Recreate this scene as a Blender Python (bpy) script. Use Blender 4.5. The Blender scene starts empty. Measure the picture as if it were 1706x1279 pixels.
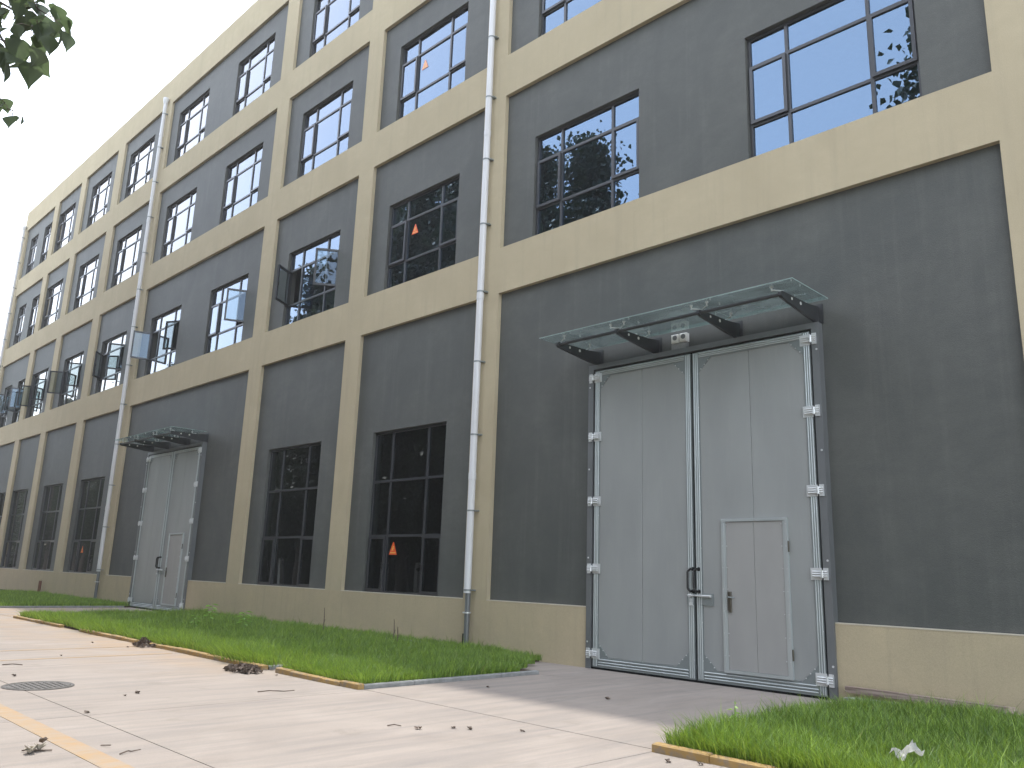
import bpy, math, random
import numpy as np
from mathutils import Vector, Matrix

random.seed(7)
rng = np.random.default_rng(7)
PI = math.pi
sc = bpy.context.scene
col = sc.collection

# ------------------------------------------------------------------ camera
cam_d = bpy.data.cameras.new('camera')
cam = bpy.data.objects.new('camera', cam_d)
col.objects.link(cam)
r_ = Vector((0.7090659, 0.7043618, 0.0331662))
u_ = Vector((0.1367795, -0.1835298, 0.9734517))
f_ = Vector((-0.6917491, 0.6857050, 0.2264770))
M = Matrix((r_, u_, -f_)).transposed().to_4x4()
CAM = Vector((0.0, -11.7777, 1.55))
M.translation = CAM
cam.matrix_world = M
cam_d.sensor_width = 36.0
cam_d.lens = 28.85
cam_d.clip_end = 3000
cam_d.clip_start = 0.05
sc.camera = cam

# ------------------------------------------------------------------ sky, sun, exposure
SUN = Vector((-0.62, 0.171, 1.0)).normalized()
world = bpy.data.worlds.new('World')
sc.world = world
world.use_nodes = True
wn = world.node_tree
sky = wn.nodes.new('ShaderNodeTexSky')
sky.sky_type = 'NISHITA'
sky.sun_disc = False
sky.sun_elevation = math.asin(SUN.z)
sky.sun_rotation = math.atan2(SUN.x, SUN.y)
sky.air_density = 1.0
sky.dust_density = .7
sky.ozone_density = 1.0
# thin even veil of summer haze over the clear sky
veil = wn.nodes.new('ShaderNodeMix'); veil.data_type = 'RGBA'; veil.inputs[0].default_value = 0.38
wn.links.new(sky.outputs[0], veil.inputs[6]); veil.inputs[7].default_value = (8.6, 8.3, 7.7, 1)
wn.links.new(veil.outputs[2], wn.nodes['Background'].inputs[0])
wn.nodes['Background'].inputs[1].default_value = 0.15
sun_d = bpy.data.lights.new('sun', 'SUN')
sun_d.energy = 1.25
sun_d.angle = math.radians(1.2)
sun_d.color = (1.0, 0.95, 0.87)
sun = bpy.data.objects.new('sun', sun_d)
col.objects.link(sun)
sun.rotation_euler = (-SUN).to_track_quat('-Z', 'Y').to_euler()
sun.location = (0, 0, 60)
sc.view_settings.view_transform = 'Standard'
sc.view_settings.look = 'None'
sc.view_settings.gamma = 1.0
sc.view_settings.use_curve_mapping = False
sc.view_settings.exposure = 1.95
sc.render.engine = 'CYCLES'
sc.cycles.max_bounces = 8
sc.cycles.transparent_max_bounces = 12
sc.cycles.use_denoising = True

# ------------------------------------------------------------------ node helpers
class NT:
    def __init__(self, name):
        self.m = bpy.data.materials.new(name)
        self.m.use_nodes = True
        self.t = self.m.node_tree
        self.b = self.t.nodes['Principled BSDF']
        self.out = self.t.nodes['Material Output']
        self.tc = None
    def n(self, kind, **k):
        x = self.t.nodes.new(kind)
        for a, v in k.items():
            setattr(x, a, v)
        return x
    def l(self, a, b):
        self.t.links.new(a, b)
    def coord(self, scale=(1, 1, 1), rot=(0, 0, 0), world=True):
        if world:
            g = self.n('ShaderNodeNewGeometry'); src = g.outputs['Position']
        else:
            g = self.n('ShaderNodeTexCoord'); src = g.outputs['Object']
        mp = self.n('ShaderNodeMapping')
        mp.inputs['Scale'].default_value = scale
        mp.inputs['Rotation'].default_value = rot
        self.l(src, mp.inputs[0])
        return mp.outputs[0]
    def noise(self, scale, detail=4, rough=.55, vec=None, dist=0):
        x = self.n('ShaderNodeTexNoise')
        x.inputs['Scale'].default_value = scale
        x.inputs['Detail'].default_value = detail
        x.inputs['Roughness'].default_value = rough
        x.inputs['Distortion'].default_value = dist
        if vec is not None: self.l(vec, x.inputs['Vector'])
        return x.outputs['Fac']
    def ramp(self, fac, stops):
        x = self.n('ShaderNodeValToRGB')
        e = x.color_ramp.elements
        while len(e) < len(stops): e.new(0.5)
        for i, (p, c) in enumerate(stops):
            e[i].position = p
            e[i].color = (c, c, c, 1) if isinstance(c, (int, float)) else (*c, 1)
        self.l(fac, x.inputs[0])
        return x.outputs[0]
    def mix(self, fac, a, b, mode='MIX'):
        x = self.n('ShaderNodeMix', data_type='RGBA', blend_type=mode)
        for sock, v in ((x.inputs[0], fac), (x.inputs[6], a), (x.inputs[7], b)):
            if isinstance(v, (int, float)): sock.default_value = v
            elif isinstance(v, tuple): sock.default_value = (*v, 1)
            else: self.l(v, sock)
        return x.outputs[2]
    def bump(self, h, strength=.3, dist=.01):
        x = self.n('ShaderNodeBump')
        x.inputs['Strength'].default_value = strength
        x.inputs['Distance'].default_value = dist
        self.l(h, x.inputs['Height'])
        self.l(x.outputs[0], self.b.inputs['Normal'])
    def base(self, v):
        if isinstance(v, tuple): self.b.inputs['Base Color'].default_value = (*v, 1)
        else: self.l(v, self.b.inputs['Base Color'])
    def set(self, rough=None, metal=None, spec=None, coat=None):
        if rough is not None: self.b.inputs['Roughness'].default_value = rough
        if metal is not None: self.b.inputs['Metallic'].default_value = metal
        if spec is not None: self.b.inputs['Specular IOR Level'].default_value = spec
        if coat is not None: self.b.inputs['Coat Weight'].default_value = coat

def stucco(name, c0, c1, c2, bump=.35, rough=.75, spec=.35):
    t = NT(name)
    big = t.noise(.7, 6, .62, t.coord((1, 1, .8)), dist=.6)
    streak = t.noise(1.0, 5, .65, t.coord((5.0, 5.0, .22)))
    fine = t.noise(95, 3, .6, t.coord())
    mid = t.noise(3.2, 6, .68, t.coord((.8, 1, 1.5)))
    c = t.mix(t.ramp(big, [(.35, 0.), (.68, 1.)]), c0, c1)
    c = t.mix(t.ramp(streak, [(.52, 0.), (.76, .6)]), c, c2)
    c = t.mix(t.ramp(mid, [(.35, 0.), (.7, .6)]), c, c1)
    c = t.mix(.09, c, t.ramp(fine, [(.3, .0), (.7, 1.)]), 'OVERLAY')
    t.base(c)
    t.set(rough=rough, spec=spec)
    h = t.mix(.35, fine, mid)
    t.bump(h, bump, .012)
    return t.m

def plain(name, c, rough=.5, metal=0., spec=.5, var=.12, scale=8, bump=0., world=True):
    t = NT(name)
    f = t.noise(scale, 5, .6, t.coord(world=world))
    d = tuple(max(0, x * (1 - var)) for x in c); e = tuple(min(1, x * (1 + var)) for x in c)
    t.base(t.mix(t.ramp(f, [(.3, 0.), (.7, 1.)]), d, e))
    t.l(t.ramp(f, [(.2, max(0, rough - .07)), (.8, min(1, rough + .07))]), t.b.inputs['Roughness'])
    t.set(metal=metal, spec=spec)
    if bump: t.bump(t.noise(scale * 6, 3, .6, t.coord(world=world)), bump, .004)
    return t.m

def metal(name, c, rough, met):
    t = NT(name); f = t.noise(2.5, 3, .5, t.coord((1, 1, .6)))
    t.base(t.mix(t.ramp(f, [(.3, 0.), (.7, 1.)]), tuple(x * .88 for x in c), c)); t.set(rough=rough, metal=met)
    return t.m
MT = {}
MT['beige'] = stucco('beige_stucco', (.49, .425, .295), (.43, .37, .255), (.375, .325, .235), .22, .9, .12)
MT['plinth'] = stucco('plinth_stucco', (.51, .43, .285), (.44, .372, .255), (.37, .315, .225), .22, .9, .12)
MT['grey'] = stucco('grey_stucco', (.108, .112, .103), (.078, .083, .078), (.132, .134, .124), .4, .62)
MT['cap'] = plain('ledge_mortar', (.55, .5, .4), .8)  # sky light on the plinth top put into a paler colour
MT['frame'] = metal('dark_aluminium', (.055, .058, .064), .34, .25)
MT['steel'] = metal('dark_grey_steel', (.18, .19, .195), .42, .3)
MT['zinc'] = metal('galvanised_steel', (.25, .28, .28), 0.42, 0.3)
MT['trim'] = metal('zinc_trim', (.52, .56, .56), 0.36, 0.45)  # paler than the galvanised rails: their highlights put into the colour
MT['zincb'] = metal('bright_steel', (.72, .74, .74), 0.34, 0.4)
MT['black'] = plain('black_plastic', (.012, .012, .013), .4)
MT['gap'] = plain('rubber_seal', (.006, .007, .008), .8, 0, .2)  # near-black: the shade in the door gaps put into the colour
MT['bracket'] = plain('bracket_steel', (.05, .053, .056), .45, .3, .5)
MT['bronze'] = plain('bronze_lock', (.12, .11, .09), .35, .7)
MT['white'] = plain('white_plastic', (.72, .72, .68), .4)
MT['interior'] = plain('interior_plaster', (.16, .165, .165), .9)
MT['soil'] = plain('soil', (.06, .045, .03), .95, 0, .2, .4, 12, .6)
MT['brick_red'] = plain('rusty_pipe', (.17, .08, .05), .7)
MT['pvc'] = None
t = NT('pvc_pipe')
c = t.mix(t.ramp(t.noise(2, 5, .6, t.coord((6, 6, .5))), [(.4, 0.), (.75, .5)]), (.66, .67, .69), (.50, .49, .46))
t.base(c); t.set(rough=.34, spec=.5); MT['pvc'] = t.m

# painted sheet metal of the doors
t = NT('door_sheet')
vn = t.noise(1.2, 4, .5, t.coord((1.5, 1.5, .5)))
c = t.mix(t.ramp(vn, [(.3, 0.), (.7, 1.)]), (.31, .322, .315), (.27, .282, .277))
c = t.mix(t.ramp(t.noise(3, 5, .7, t.coord((7, 7, .6))), [(.55, 0.), (.8, .35)]), c, (.37, .37, .355))
t.base(c); t.set(rough=.36, spec=.55)
t.bump(t.noise(1.4, 2, .5, t.coord((2, 2, .5))), .25, .012)
MT['sheet'] = t.m
t = NT('wicket_sheet')
c = t.mix(t.ramp(t.noise(2, 4, .5, t.coord((1.5, 1.5, .7))), [(.3, 0.), (.7, 1.)]), (.335, .333, .32), (.305, .303, .293))
t.base(c); t.set(rough=.4, spec=.5); MT['sheet2'] = t.m

# concrete
t = NT('concrete')
base = t.noise(.8, 7, .66, t.coord((1, .7, 1)), dist=.8)
broom = t.noise(1.0, 6, .62, t.coord((5.5, .5, 1)), dist=.3)
broom2 = t.noise(1.0, 4, .6, t.coord((42, 2.0, 1)))
speck = t.noise(90, 2, .6, t.coord())
c = t.mix(t.ramp(base, [(.3, 0.), (.7, 1.)]), (.335, .294, .26), (.27, .236, .208))
c = t.mix(t.ramp(broom, [(.45, 0.), (.74, .72)]), c, (.205, .19, .18))
c = t.mix(t.ramp(broom2, [(.45, 0.), (.8, .35)]), c, (.25, .235, .22))
c = t.mix(.12, c, t.ramp(speck, [(.3, 0.), (.7, 1.)]), 'OVERLAY')
c = t.mix(t.ramp(t.noise(2.3, 7, .72, t.coord((1, .55, 1)), dist=.5), [(.56, 0.), (.70, .5)]), c, (.22, .195, .17))
# clay coloured stain washed along the kerb
g = t.n('ShaderNodeNewGeometry'); sp = t.n('ShaderNodeSeparateXYZ'); t.l(g.outputs['Position'], sp.inputs[0])
mr = t.n('ShaderNodeMapRange'); t.l(sp.outputs['Y'], mr.inputs[0])
mr.inputs[1].default_value = -7.4; mr.inputs[2].default_value = -5.2; mr.inputs[3].default_value = 0; mr.inputs[4].default_value = 1
mx = t.n('ShaderNodeMapRange'); t.l(sp.outputs['X'], mx.inputs[0])
mx.inputs[1].default_value = -10.5; mx.inputs[2].default_value = -14; mx.inputs[3].default_value = 0; mx.inputs[4].default_value = 1
mm = t.n('ShaderNodeMath', operation='MULTIPLY'); t.l(mr.outputs[0], mm.inputs[0]); t.l(mx.outputs[0], mm.inputs[1])
m2 = t.n('ShaderNodeMath', operation='MULTIPLY'); t.l(mm.outputs[0], m2.inputs[0])
t.l(t.ramp(t.noise(1.2, 5, .6, t.coord((1, .7, 1))), [(.35, 0.), (.65, .6)]), m2.inputs[1])
c = t.mix(m2.outputs[0], c, (.36, .25, .15))
t.base(c); t.set(rough=.9, spec=.08)
t.bump(t.mix(.5, broom2, speck), .35, .006)
MT['concrete'] = t.m
MT['concrete_grey'] = plain('grey_kerb', (.25, .255, .25), .85, 0, .3, .2, 9, .4)
t = NT('yellow_kerb_paint')
w = t.noise(9, 6, .7, t.coord())
c = t.mix(t.ramp(t.noise(2.5, 4, .6, t.coord()), [(.35, 0.), (.7, 1.)]), (.40, .265, .105), (.33, .215, .08))
c = t.mix(t.ramp(w, [(.50, 0.), (.60, .9)]), c, (.26, .21, .155))
t.base(c); t.set(rough=.75, spec=.3); t.bump(w, .5, .008); MT['ykerb'] = t.m
t = NT('worn_yellow_marking')
w = t.noise(9, 8, .75, t.coord((1, .6, 1)))
c = t.mix(t.ramp(w, [(.40, 0.), (.66, .95)]), (.34, .225, .115), (.28, .235, .19))
c = t.mix(t.ramp(t.noise(1, 4, .6, t.coord((12, .8, 1))), [(.45, 0.), (.7, .4)]), c, (.33, .29, .25))
t.base(c); t.set(rough=.85, spec=.3); MT['ymark'] = t.m
t = NT('cast_iron')
w = t.n('ShaderNodeTexVoronoi'); w.inputs['Scale'].default_value = 34; t.l(t.coord(), w.inputs[0])
t.base(t.mix(t.ramp(w.outputs[0], [(.2, 0.), (.6, 1.)]), (.085, .075, .066), (.04, .036, .033))); t.set(rough=.7)
t.bump(w.outputs[0], .8, .006); MT['iron'] = t.m
t = NT('weathered_wood')
w = t.noise(1, 6, .6, t.coord((1.5, 30, 30)))
t.base(t.mix(t.ramp(w, [(.35, 0.), (.65, 1.)]), (.16, .115, .09), (.40, .32, .27))); t.set(rough=.85); t.bump(w, .5, .005); MT['wood'] = t.m
t = NT('dry_leaf'); w = t.noise(14, 4, .6, t.coord())
t.base(t.mix(t.ramp(w, [(.3, 0.), (.7, 1.)]), (.06, .042, .032), (.21, .16, .125))); t.set(rough=.8); MT['dry'] = t.m
MT['paper'] = plain('pale_dry_leaf', (.5, .46, .38), .8)

def leafmat(name, a, b, c_trans, mixf=.35, nscale=3.):
    t = NT(name)
    w = t.noise(nscale, 3, .6, t.coord())
    cc = t.mix(t.ramp(w, [(.3, 0.), (.7, 1.)]), a, b)
    t.base(cc); t.set(rough=.42, spec=.5)
    tr = t.n('ShaderNodeBsdfTranslucent'); tr.inputs[0].default_value = (*c_trans, 1)
    ms = t.n('ShaderNodeMixShader'); ms.inputs[0].default_value = mixf
    t.l(t.b.outputs[0], ms.inputs[1]); t.l(tr.outputs[0], ms.inputs[2]); t.l(ms.outputs[0], t.out.inputs[0])
    return t.m
MT['bag'] = leafmat('thin_plastic', (.42, .43, .41), (.50, .50, .48), (.45, .46, .44), .45)
MT['leaf'] = leafmat('poplar_leaf', (.022, .040, .020), (.036, .062, .026), (.05, .085, .025), .2)
MT['leafnear'] = leafmat('poplar_leaf_near', (.07, .09, .065), (.10, .13, .075), (.11, .16, .07), .45, 9)
MT['weed'] = leafmat('weed_leaf', (.22, .40, .07), (.28, .48, .09), (.3, .5, .08), .4)
MT['bark'] = plain('bark', (.16, .14, .12), .9, 0, .2, .3, 10, .7, world=False)
MT['hedge'] = leafmat('dark_hedge_leaf', (.02, .038, .016), (.035, .06, .02), (.05, .08, .02), .25)
# grass
t = NT('grass_blade')
a = t.noise(2.6, 5, .7, t.coord()); b = t.noise(30, 2, .5, t.coord())
c = t.mix(t.ramp(a, [(.3, 0.), (.7, 1.)]), (.065, .14, .030), (.17, .30, .05))
at = t.n('ShaderNodeAttribute'); at.attribute_name = 'blade'
c = t.mix(t.ramp(at.outputs['Fac'], [(.0, .85), (.45, 0.)]), c, (.025, .062, .018))
c = t.mix(t.ramp(at.outputs['Fac'], [(.50, 0.), (.90, .9)]), c, (.36, .50, .075))
c = t.mix(t.ramp(at.outputs['Fac'], [(.962, 0.), (.968, .85)]), c, (.38, .32, .16))
t.base(c); t.set(rough=.42, spec=.45)
tr = t.n('ShaderNodeBsdfTranslucent'); tr.inputs[0].default_value = (.32, .46, .05, 1)
ms = t.n('ShaderNodeMixShader'); ms.inputs[0].default_value = .22
t.l(t.b.outputs[0], ms.inputs[1]); t.l(tr.outputs[0], ms.inputs[2]); t.l(ms.outputs[0], t.out.inputs[0])
MT['grass'] = t.m

def glassmat(name, tint, fmin, ior=1.6, refl=(.86, .93, 1.0), wav=.06, dust=.008):
    m = bpy.data.materials.new(name); m.use_nodes = True
    nt = m.node_tree; nt.nodes.clear()
    N = nt.nodes.new; L = nt.links.new
    out = N('ShaderNodeOutputMaterial'); tr = N('ShaderNodeBsdfTransparent'); gl = N('ShaderNodeBsdfGlossy')
    tr.inputs[0].default_value = (*tint, 1); gl.inputs[0].default_value = (*refl, 1); gl.inputs['Roughness'].default_value = .004
    gm = N('ShaderNodeNewGeometry'); dt = N('ShaderNodeVectorMath'); dt.operation = 'DOT_PRODUCT'
    L(gm.outputs['Normal'], dt.inputs[0]); L(gm.outputs['Incoming'], dt.inputs[1])
    ab = N('ShaderNodeMath'); ab.operation = 'ABSOLUTE'; L(dt.outputs['Value'], ab.inputs[0])
    sb = N('ShaderNodeMath'); sb.operation = 'SUBTRACT'; sb.inputs[0].default_value = 1; L(ab.outputs[0], sb.inputs[1])
    fr = N('ShaderNodeMath'); fr.operation = 'POWER'; fr.inputs[1].default_value = 4.5; L(sb.outputs[0], fr.inputs[0])
    mp = N('ShaderNodeMapRange'); mp.inputs[1].default_value = 0; mp.inputs[2].default_value = 1; mp.inputs[3].default_value = fmin; mp.inputs[4].default_value = 1
    mx = N('ShaderNodeMixShader')
    cm = N('ShaderNodeMix'); cm.data_type = 'RGBA'; cm.clamp_factor = True; m4 = N('ShaderNodeMath'); m4.operation = 'MULTIPLY'; m4.inputs[1].default_value = 5.0
    L(fr.outputs[0], m4.inputs[0]); L(m4.outputs[0], cm.inputs[0]); cm.inputs[6].default_value = (*refl, 1); cm.inputs[7].default_value = (1, .96, .93, 1); L(cm.outputs[2], gl.inputs[0])
    L(fr.outputs[0], mp.inputs[0]); L(mp.outputs[0], mx.inputs[0]); L(tr.outputs[0], mx.inputs[1]); L(gl.outputs[0], mx.inputs[2])
    dd = N('ShaderNodeBsdfDiffuse'); dd.inputs[0].default_value = (.5, .52, .52, 1); md = N('ShaderNodeMixShader'); md.inputs[0].default_value = dust
    g = N('ShaderNodeNewGeometry'); no = N('ShaderNodeTexNoise'); no.inputs['Scale'].default_value = 1.1; no.inputs['Detail'].default_value = 1
    L(g.outputs['Position'], no.inputs['Vector'])
    bp = N('ShaderNodeBump'); bp.inputs['Strength'].default_value = wav; bp.inputs['Distance'].default_value = .02
    L(no.outputs['Fac'], bp.inputs['Height']); L(bp.outputs[0], gl.inputs['Normal'])
    L(mx.outputs[0], md.inputs[1]); L(dd.outputs[0], md.inputs[2]); L(md.outputs[0], out.inputs[0])
    return m
MT['pane'] = glassmat('window_glass', (.30, .36, .36), .24, 1.6, (.46, .67, .96))
MT['panegr'] = glassmat('ground_window_glass', (.34, .38, .38), .08, 1.5, dust=.008)
MT['sashpane'] = glassmat('sash_glass', (.56, .62, .62), .09, 1.5, (.6, .78, 1.0))

def canopyglass():
    m = bpy.data.materials.new('canopy_glass'); m.use_nodes = True
    nt = m.node_tree; nt.nodes.clear(); N = nt.nodes.new; L = nt.links.new
    out = N('ShaderNodeOutputMaterial'); tr = N('ShaderNodeBsdfTransparent'); tr.inputs[0].default_value = (.82, .88, .87, 1)
    gl = N('ShaderNodeBsdfGlossy'); gl.inputs['Roughness'].default_value = .02; gl.inputs[0].default_value = (.85, .95, .93, 1)
    tl = N('ShaderNodeBsdfTranslucent'); df = N('ShaderNodeBsdfDiffuse')
    g = N('ShaderNodeNewGeometry'); mp = N('ShaderNodeMapping'); mp.inputs['Scale'].default_value = (1.4, 2.0, 1); L(g.outputs['Position'], mp.inputs[0])
    no = N('ShaderNodeTexNoise'); no.inputs['Scale'].default_value = .8; no.inputs['Detail'].default_value = 3; L(mp.outputs[0], no.inputs['Vector'])
    rp = N('ShaderNodeValToRGB'); rp.color_ramp.elements[0].position = .38; rp.color_ramp.elements[0].color = (.26, .26, .26, 1)
    rp.color_ramp.elements[1].position = .72; rp.color_ramp.elements[1].color = (.46, .46, .46, 1); L(no.outputs['Fac'], rp.inputs[0])
    tl.inputs[0].default_value = (.66, .72, .70, 1)
    m1 = N('ShaderNodeMixShader'); L(rp.outputs[0], m1.inputs[0]); L(tr.outputs[0], m1.inputs[1]); L(tl.outputs[0], m1.inputs[2])
    fr = N('ShaderNodeFresnel'); fr.inputs[0].default_value = 1.52
    m2 = N('ShaderNodeMixShader'); L(fr.outputs[0], m2.inputs[0]); L(m1.outputs[0], m2.inputs[1]); L(gl.outputs[0], m2.inputs[2])
    L(m2.outputs[0], out.inputs[0]); return m
MT['canopy'] = canopyglass()
MT['glassedge'] = plain('glass_edge', (.26, .34, .32), .2)
t = NT('warning_orange'); t.base((.80, .12, .03)); t.set(rough=.4); MT['orange'] = t.m
t = NT('warning_faded'); t.base((.85, .38, .25)); t.set(rough=.5); MT['orangef'] = t.m
t = NT('warning_yellow'); t.base((.85, .60, .12)); t.set(rough=.4); MT['yellow'] = t.m

# ------------------------------------------------------------------ mesh helpers
class MB:
    def __init__(s): s.v = []; s.f = []; s.sm = []
    def add(s, vs, fs, smooth=False):
        b = len(s.v); s.v += [tuple(v) for v in vs]
        for f in fs: s.f.append(tuple(b + i for i in f)); s.sm.append(smooth)
        return s
    def box(s, x0, x1, y0, y1, z0, z1):
        return s.add([(x0, y0, z0), (x1, y0, z0), (x1, y1, z0), (x0, y1, z0), (x0, y0, z1), (x1, y0, z1), (x1, y1, z1), (x0, y1, z1)],
                     [(0, 3, 2, 1), (4, 5, 6, 7), (0, 1, 5, 4), (1, 2, 6, 5), (2, 3, 7, 6), (3, 0, 4, 7)])
    def bbox(s, x0, x1, y0, y1, z0, z1, b=.01):
        """box with chamfered edges on the -y face and top"""
        pts = []
        for (xa, xb, ya, za, zb) in ((x0, x1, y1, z0, z1), (x0, x1, y0 + b, z0, z1), (x0 + b, x1 - b, y0, z0 + b, z1 - b)):
            pts += [(xa, ya, za), (xb, ya, za), (xb, ya, zb), (xa, ya, zb)]
        fs = [(3, 2, 1, 0)]
        for k in (0, 4):
            for i in range(4):
                j = (i + 1) % 4; fs.append((k + i, k + j, k + 4 + j, k + 4 + i))
        fs.append((8, 9, 10, 11))
        return s.add(pts, fs)
    def cyl(s, p0, p1, r0, r1=None, n=12, caps=True):
        r1 = r0 if r1 is None else r1
        p0 = Vector(p0); p1 = Vector(p1); d = (p1 - p0).normalized()
        a = d.orthogonal().normalized(); b = d.cross(a)
        vs = []
        for p, r in ((p0, r0), (p1, r1)):
            for i in range(n):
                t = 2 * PI * i / n; vs.append(p + a * (r * math.cos(t)) + b * (r * math.sin(t)))
        s.add(vs, [(i, (i + 1) % n, n + (i + 1) % n, n + i) for i in range(n)], True)
        if caps:
            s.add(vs[:n], [tuple(reversed(range(n)))]); s.add(vs[n:], [tuple(range(n))])
        return s
    def tube(s, pts, rs, n=8):
        for i in range(len(pts) - 1):
            a = rs[i] if isinstance(rs, (list, tuple)) else rs
            b = rs[i + 1] if isinstance(rs, (list, tuple)) else rs
            s.cyl(pts[i], pts[i + 1], a, b, n, True)
        return s
    def prism(s, poly, axis, a, b):
        """poly in the two other axes, extruded from a to b along axis (0,1,2)"""
        def mk(p, t):
            q = list(p); q.insert(axis, t); return q
        n = len(poly)
        vs = [mk(p, a) for p in poly] + [mk(p, b) for p in poly]
        return s.add(vs, [tuple(range(n)), tuple(reversed(range(n, 2 * n)))] + [(i, n + i, n + (i + 1) % n, (i + 1) % n) for i in range(n)])
    def mesh(s, name, mat):
        me = bpy.data.meshes.new(name); me.from_pydata(s.v, [], s.f); me.validate()
        if mat: me.materials.append(mat)
        if any(s.sm) and len(me.polygons) == len(s.sm): me.polygons.foreach_set('use_smooth', s.sm)
        import bmesh
        bm = bmesh.new(); bm.from_mesh(me); bmesh.ops.recalc_face_normals(bm, faces=bm.faces); bm.to_mesh(me); bm.free()
        me.update(); return me

WP = {}
def link(name, data, loc=(0, 0, 0), parent=None, rot=None):
    o = bpy.data.objects.new(name, data); col.objects.link(o)
    loc = Vector(loc); WP[o.name] = loc
    if parent is not None:
        o.parent = parent; o.location = loc - WP[parent.name]
    else: o.location = loc
    if rot: o.rotation_euler = rot
    return o
def build(mb, name, mat, parent=None, origin=None):
    """mesh given in world coordinates; origin moved to its base"""
    if origin is None:
        a = np.array(mb.v); lo = a.min(0); hi = a.max(0); origin = ((lo[0] + hi[0]) / 2, (lo[1] + hi[1]) / 2, lo[2])
    ox, oy, oz = origin
    mb.v = [(x - ox, y - oy, z - oz) for x, y, z in mb.v]
    o = link(name, mb.mesh(name, mat), origin, parent)
    if name in ('screw', 'trim_rib', 'frame_bolt', 'raised_stud', 'fence_rail', 'bracket_cap'): o['kind'] = 'stuff'
    return o
def box(name, mat, parent, *b, bev=0):
    m = MB()
    if bev: m.bbox(*b, b=bev)
    else: m.box(*b)
    return build(m, name, mat, parent)
def empty(name, loc): return link(name, None, loc)
def tag(o, label=None, cat=None, group=None, kind=None):
    if label: o['label'] = label
    if cat: o['category'] = cat
    if group: o['group'] = group
    if kind: o['kind'] = kind
    return o
def npmesh(name, verts, faces, mat, smooth=False):
    """verts (n,3), faces (m,k) arrays, all faces the same size"""
    me = bpy.data.meshes.new(name); k = faces.shape[1]; m = len(faces)
    me.vertices.add(len(verts)); me.vertices.foreach_set('co', verts.astype(np.float32).ravel())
    me.loops.add(m * k); me.loops.foreach_set('vertex_index', faces.astype(np.int32).ravel())
    me.polygons.add(m); me.polygons.foreach_set('loop_start', np.arange(0, m * k, k, dtype=np.int32))
    if smooth: me.polygons.foreach_set('use_smooth', np.ones(m, bool))
    me.materials.append(mat); me.update(calc_edges=True); return me

# ------------------------------------------------------------------ setting: ground, slabs, islands
tag(box('ground', MT['soil'], None, -260, 260, -260, 260, -.5, -.02), kind='structure')
road = empty('road', (-20, -10, 0)); tag(road, kind='structure')
xs = [-60.0 + 4.6 * i for i in range(0, 18)]
xs = [x - (-4.8 - (-60 + 4.6 * 12)) * -1 for x in xs]
ys = [-4.93, -8.46, -12.0, -15.5]
J = .005
for i in range(len(xs) - 1):
    for k in range(3):
        box('concrete_slab', MT['concrete'], road, xs[i] + J, xs[i + 1] - J, ys[k + 1] + J, ys[k] - J, -.15, 0)
ap = empty('driveway', (-7.2, -2.5, 0)); tag(ap, kind='structure')
box('concrete_slab', MT['concrete'], ap, -9.52, -4.84, -4.92, .1, -.15, 0)
ap2 = empty('driveway', (-27.8, -2.5, 0)); tag(ap2, kind='structure')
box('concrete_slab', MT['concrete'], ap, -10.9, -9.525, -1.495, .1, -.15, 0)
box('concrete_slab', MT['concrete'], ap2, -30.3, -25.3, -4.92, .1, -.15, 0)
box('concrete_slab', MT['concrete'], ap2, -12.02, -11.66, -4.92, -4.1, -.15, 0)
# painted markings
tag(box('road_marking', MT['ymark'], None, -60, 14, -9.14, -8.94, .0, .004), kind='structure')
for x in (-14.95, -16.45):
    tag(box('road_marking', MT['ymark'], None, x - .05, x + .05, -8.4, -5.2, .0, .004), kind='structure')

KY0, KY1 = -5.03, -4.93
KH = .072
def stone(mb, x0, x1, y0, y1, h):
    b = .012
    mb.add([(x0, y0, -.05), (x1, y0, -.05), (x1, y1, -.05), (x0, y1, -.05), (x0, y0, h - b), (x1, y0, h - b), (x1, y1, h - b), (x0, y1, h - b),
            (x0 + b, y0 + b, h), (x1 - b, y0 + b, h), (x1 - b, y1 - b, h), (x0 + b, y1 - b, h)],
           [(0, 1, 5, 4), (1, 2, 6, 5), (2, 3, 7, 6), (3, 0, 4, 7), (4, 5, 9, 8), (5, 6, 10, 9), (6, 7, 11, 10), (7, 4, 8, 11), (8, 9, 10, 11), (3, 2, 1, 0)])
def kerb(label, x0, x1, sides, length=.62):
    k = empty('kerb', ((x0 + x1) / 2, -4.98, 0)); tag(k, label, 'kerb', 'kerbs round the grass beds')
    n = max(1, round((x1 - x0) / length)); w = (x1 - x0) / n
    for i in range(n):
        if i in sides.get('missing', ()): continue
        m = MB(); d = random.uniform(-.012, .012)
        stone(m, x0 + i * w + .004, x0 + (i + 1) * w - .004, KY0 + d, KY1 + d, KH + random.uniform(-.012, .008))
        o = build(m, 'kerb_stone', MT['ykerb'], k); o.rotation_euler = (random.uniform(-.03, .03), random.uniform(-.006, .006), random.uniform(-.008, .008))
    for x, ya, yb in sides.get('side', ()):
        m_ = max(1, round((yb - ya) / .9)); s_ = (yb - ya) / m_
        for j in range(m_):
            m = MB(); stone(m, x, x + .09, ya + j * s_ + .003, ya + (j + 1) * s_ - .003, KH - .015)
            build(m, 'kerb_stone', MT['concrete_grey'], k)
    return k
kerb('long yellow kerb along the grass between the two big metal doors', -25.3, -12.03, {'side': [(-12.12, -4.92, -4.15), (-25.3, -4.92, -.4)], 'missing': (6, 7, 13)})
kerb('short yellow kerb ending at the concrete in front of the nearest door', -11.66, -9.52, {'side': [(-9.61, -4.92, -1.5), (-11.66, -4.9, -4.3)]}, .44)
kerb('yellow kerb in front of the grass bed at bottom right', -4.8, 3.0, {'side': [(-4.8, -4.92, -.35)]}, .62)
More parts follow.
